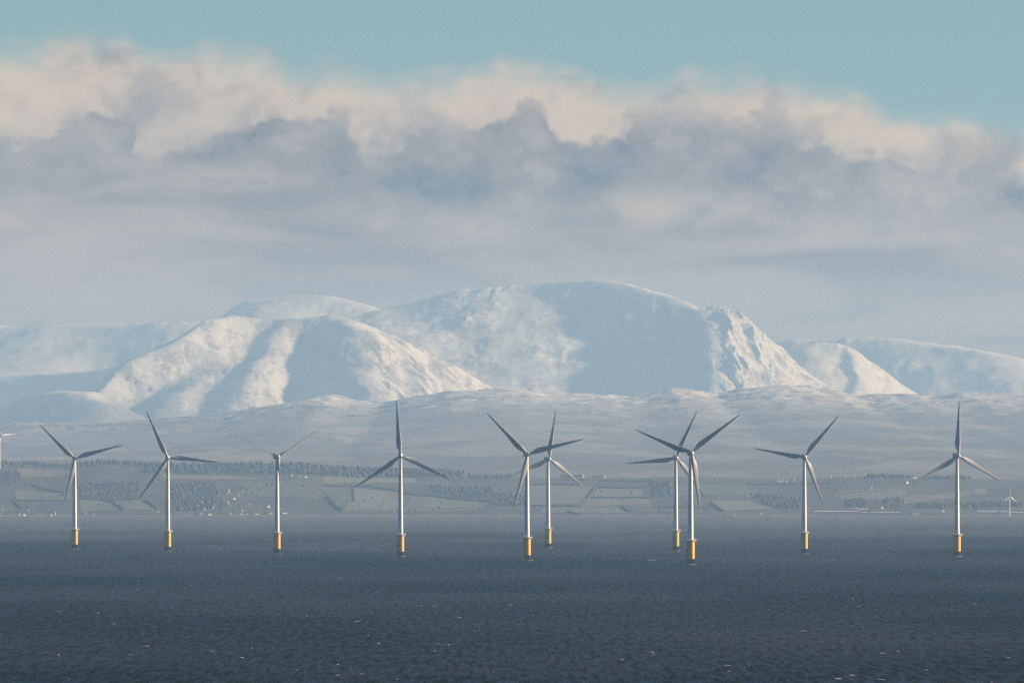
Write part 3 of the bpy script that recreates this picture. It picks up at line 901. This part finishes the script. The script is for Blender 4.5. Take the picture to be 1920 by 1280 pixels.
def turbine(px, py_base, a0, label, yaw=6.0, parked=False):
    d = CAM_H * F / (py_base - EYE_Y)
    root = bpy.data.objects.new('offshore_wind_turbine', None); C.objects.link(root)
    root.location = (wx(px, d), d, 0)
    tag(root, label, 'wind turbine', 'large offshore wind turbines in the sea')
    # foundation
    part('splash_zone_pile', root, lambda m_: m_.lathe([(2.82, -6), (2.82, 4.0), (2.7, 4.1)], 40), M_wet)
    part('transition_piece', root, lambda m_: m_.lathe([(2.76, 3.95), (2.76, 16.6), (2.9, 16.7), (2.9, 16.96)], 40), M_ye)
    bl_ = part('boat_landing', root, lambda m_: [m_.tube((-3.4, y_, -3), (-3.4, y_, 11.5), 0.22) for y_ in (-1.6, 0.2)] + [m_.tube((-3.4, y_, z_), (-2.6, y_ * 0.8, z_), 0.14) for y_ in (-1.6, 0.2) for z_ in (3.8, 7.4, 11.2)], M_ye)
    part('ladder', bl_, lambda m_: [m_.tube((-3.0, y_, 1), (-3.0, y_, 17.2), 0.06, 6) for y_ in (-0.95, -0.45)] + [m_.tube((-3.0, -0.95, 1.2 + 0.6 * i), (-3.0, -0.45, 1.2 + 0.6 * i), 0.035, 5) for i in range(27)], M_st)
    pf = part('platform', root, lambda m_: m_.lathe([(2.3, 16.95), (4.15, 17.0), (4.15, 17.32), (2.3, 17.34)], 40), M_st)
    def rail(m_):
        n = 20
        for i in range(n):
            a, b_ = 2 * math.pi * i / n, 2 * math.pi * (i + 1) / n
            A = (4.05 * math.cos(a), 4.05 * math.sin(a)); B = (4.05 * math.cos(b_), 4.05 * math.sin(b_))
            m_.tube((*A, 17.3), (*A, 18.45), 0.045, 5)
            for z_ in (17.85, 18.42): m_.tube((*A, z_), (*B, z_), 0.045, 5)
    part('railing', pf, rail, M_tw)
    part('davit_crane', pf, lambda m_: [m_.tube((-3.3, -1.0, 17.3), (-3.3, -1.0, 20.4), 0.14), m_.tube((-3.3, -1.0, 20.3), (-4.7, -1.6, 20.9), 0.10)], M_ye)
    tw = part('tower', root, lambda m_: m_.lathe([(2.05, 17.3), (2.05, 17.6), (1.98, 17.65), (1.82, 34), (1.80, 34.06), (1.62, 52), (1.60, 52.06), (1.34, 70), (1.16, 77.6), (1.25, 77.8), (1.25, 78.2)], 40), M_tw)
    part('door', tw, lambda m_: m_.box(-0.45, 0.45, -2.06, -1.90, 17.9, 20.1), M_do, False)
    # head, turned about the tower axis
    yw = math.radians(yaw)
    na = part('nacelle', root, lambda m_: m_.__dict__.update(zip(('v', 'f'), nac_mesh())), M_na)
    na.location = (0, 0, 80); na.rotation_euler.z = yw
    part('weather_mast', na, lambda m_: [m_.tube((x_, 5.6, 1.9), (x_, 5.6, 3.3), 0.05, 6) for x_ in (-0.8, 0.8)] + [m_.tube((-0.9, 5.6, 3.1), (0.9, 5.6, 3.1), 0.05, 6)], M_st)
    part('cooler', na, lambda m_: m_.box(-1.35, 1.35, 6.1, 6.7, 1.86, 2.6), M_na, False)
    hubp = Matrix.Rotation(yw, 4, 'Z') @ Vector((0, -4.1, 0))
    hb = part('hub', root, lambda m_: m_.lathe([(1.45, 1.35), (1.62, 1.0), (1.65, -0.2), (1.50, -1.0), (1.10, -1.7), (0.55, -2.1), (0.08, -2.25)], 32, 'y'), M_tw)
    hb.location = (hubp.x, hubp.y, 80); hb.rotation_euler.z = yw
    for k in range(3):
        bo = bpy.data.objects.new('blade', BL_PARK if parked else BL_RUN); link(bo, root)
        a = math.radians(a0 + 120 * k)
        bo.matrix_local = Matrix.Translation((hubp.x, hubp.y, 80)) @ Matrix.Rotation(yw, 4, 'Z') @ Matrix.Rotation(a, 4, 'Y')
    return root


def nac_mesh():
    """rounded box lofted from the hub end to the rear"""
    secs = [(-2.7, 1.35, 1.35, 0.0), (-2.2, 1.65, 1.7, 0.0), (-0.5, 1.85, 2.0, 0.0), (4.5, 1.85, 2.0, 0.05), (6.9, 1.75, 1.8, 0.15), (7.3, 1.5, 1.5, 0.2)]
    vs, fs, n = [], [], 20
    for y_, hw, hh, zc in secs:
        for i in range(n):
            a = 2 * math.pi * i / n
            c, s_ = math.cos(a), math.sin(a)
            p_ = 0.42 if y_ > -2.5 else 0.9
            vs.append((hw * math.copysign(abs(c) ** p_, c), y_, zc + hh * math.copysign(abs(s_) ** p_, s_)))
    for j in range(len(secs) - 1):
        for i in range(n):
            a, b_ = j * n + i, j * n + (i + 1) % n
            fs.append([a, a + n, b_ + n, b_])
    fs.append(list(range(n))); fs.append([(len(secs) - 1) * n + i for i in range(n)][::-1])
    return vs, fs


turbine(140, 1028.5, -46, 'leftmost large turbine, one blade up left, one pointing right')
turbine(314.5, 1033, -24.6, 'second large turbine from the left, one blade almost level to the right', yaw=4)
turbine(519.5, 1037.5, 56, 'parked turbine with thin feathered blades in a Y above the shore woods', yaw=14, parked=True)
turbine(751, 1042.5, -4.2, 'turbine left of the centre with one blade pointing almost straight up', yaw=2)
turbine(988, 1050, -45, 'nearer turbine of the centre pair with blades crossing its neighbour', yaw=9)
turbine(1027.5, 1026.5, 8, 'farther smaller turbine of the centre pair behind its neighbour', yaw=16)
turbine(1267, 1032, 23.8, 'farther turbine of the overlapping pair, just left of the tallest', yaw=8)
turbine(1295, 1057.5, 52, 'tallest nearest turbine standing in front of another right of centre', yaw=9)
turbine(1508, 1037, 39.6, 'second large turbine from the right, one blade up right, one level left', yaw=7)
turbine(1794.5, 1042.5, 0.4, 'rightmost large turbine with one blade straight up', yaw=15)


def small_turbine(loc, H, Lb, a0, yaw, label):
    root = bpy.data.objects.new('onshore_wind_turbine', None); C.objects.link(root); root.location = loc
    tag(root, label, 'wind turbine')
    mb = MB(); mb.lathe([(1.35, -1), (1.2, 0.2), (0.72, H - 1.0)], 24); auto_smooth(mb.build('tower', M_tw, root))
    k = Lb / 44.6
    mb = MB(); mb.v, mb.f = nac_mesh(); o = mb.build('nacelle', M_na, root); auto_smooth(o)
    kn = max(k, 0.5)
    o.scale = (kn, kn, kn); o.location = (0, 0, H); o.rotation_euler.z = math.radians(yaw)
    hp = Matrix.Rotation(math.radians(yaw), 4, 'Z') @ Vector((0, -4.1 * kn, 0))
    h = link(bpy.data.objects.new('hub', _cache['hub']), root); h.location = (hp.x, hp.y, H); h.scale = (kn * 0.9,) * 3; h.rotation_euler.z = math.radians(yaw)
    for i in range(3):
        bo = link(bpy.data.objects.new('blade', BL_RUN), root)
        bo.matrix_local = Matrix.Translation((hp.x, hp.y, H)) @ Matrix.Rotation(math.radians(yaw), 4, 'Z') @ Matrix.Rotation(math.radians(a0 + 120 * i), 4, 'Y') @ Matrix.Diagonal((max(k, 0.5), max(k, 0.5), k, 1))


X_, Y_, Z_ = on_land(1892.5, 967)
small_turbine((X_, Y_, Z_), 36 * Y_ / F, 19 * Y_ / F, 3, 38, 'small white turbine on the far shore near the right edge')
X_, Y_, Z_ = on_land(0.6, 877)
small_turbine((X_, Y_, Z_), 61 * Y_ / F, 37 * Y_ / F, 86, 42, 'white turbine on the hill cut by the left edge')

# ----------------------------------------------------------------------------
# whitecaps: little breaking crests on the sea
# ----------------------------------------------------------------------------
M_foam = simple_mat('sea_foam', (0.80, 0.82, 0.83), 0.9, 0.05, 0.5, spec=0.1)
vs, fs = [], []
for _ in range(100):
    r_ = 975 + 320 * random.random() ** 0.8
    d = CAM_H * F / (r_ - EYE_Y)
    X0 = wx(random.uniform(-120, 2040), d); L = 0.4 + random.expovariate(1.1); h = random.uniform(0.03, 0.13)
    n = 6; b0 = len(vs); ang = random.uniform(-0.3, 0.3)
    for i in range(n + 1):
        t_ = i / n; e_ = math.sin(math.pi * t_) ** 0.6 * random.uniform(0.6, 1.0)
        cx_, cy_ = X0 + (t_ - 0.5) * L, d + math.sin(ang) * (t_ - 0.5) * L + random.uniform(-.1, .1)
        vs += [(cx_, cy_ - 0.5 * e_, 0.02), (cx_, cy_, 0.04 + h * e_), (cx_, cy_ + 0.6 * e_, 0.02)]
    for i in range(n):
        a = b0 + 3 * i
        fs += [[a, a + 3, a + 4, a + 1], [a + 1, a + 4, a + 5, a + 2]]
for o in [o for o in C.objects if o.name.startswith('offshore_wind_turbine')]:
    for _ in range(16):
        a = random.uniform(0, 6.283); r0 = random.uniform(2.7, 4.2); L = random.uniform(0.4, 1.3); h = random.uniform(0.05, 0.3); b0 = len(vs)
        X0, Y0 = o.location.x + r0 * math.cos(a), o.location.y + r0 * math.sin(a)
        for i in range(5):
            t_ = i / 4; e_ = math.sin(math.pi * t_) ** 0.6
            vs += [(X0 + (t_ - 0.5) * L, Y0 - 0.5 * e_, 0.02), (X0 + (t_ - 0.5) * L, Y0, 0.04 + h * e_), (X0 + (t_ - 0.5) * L, Y0 + 0.6 * e_, 0.02)]
        for i in range(4):
            k = b0 + 3 * i
            fs += [[k, k + 3, k + 4, k + 1], [k + 1, k + 4, k + 5, k + 2]]
tag(mesh_obj('whitecap_foam', vs, fs, M_foam), 'tiny white breaking wave crests scattered over the dark sea', 'foam', kind='stuff')

# ----------------------------------------------------------------------------
# haze
# ----------------------------------------------------------------------------
mb = MB(); mb.box(-13500, 13500, -2500, 74000, -400, 1120)
m = bpy.data.materials.new('haze_air'); m.use_nodes = True
nt = m.node_tree; nt.nodes.clear()
out = nt.nodes.new('ShaderNodeOutputMaterial'); pv = nt.nodes.new('ShaderNodeVolumePrincipled')
pv.inputs['Color'].default_value = (*HAZE_COLOR, 1); pv.inputs['Density'].default_value = HAZE_DENSITY
pv.inputs['Anisotropy'].default_value = 0.0
pv.inputs['Absorption Color'].default_value = (0.5, 0.5, 0.5, 1)
nt.links.new(pv.outputs[0], out.inputs['Volume'])
o = mb.build('haze', m); tag(o, 'pale blue sea haze filling the air', 'haze', kind='stuff')
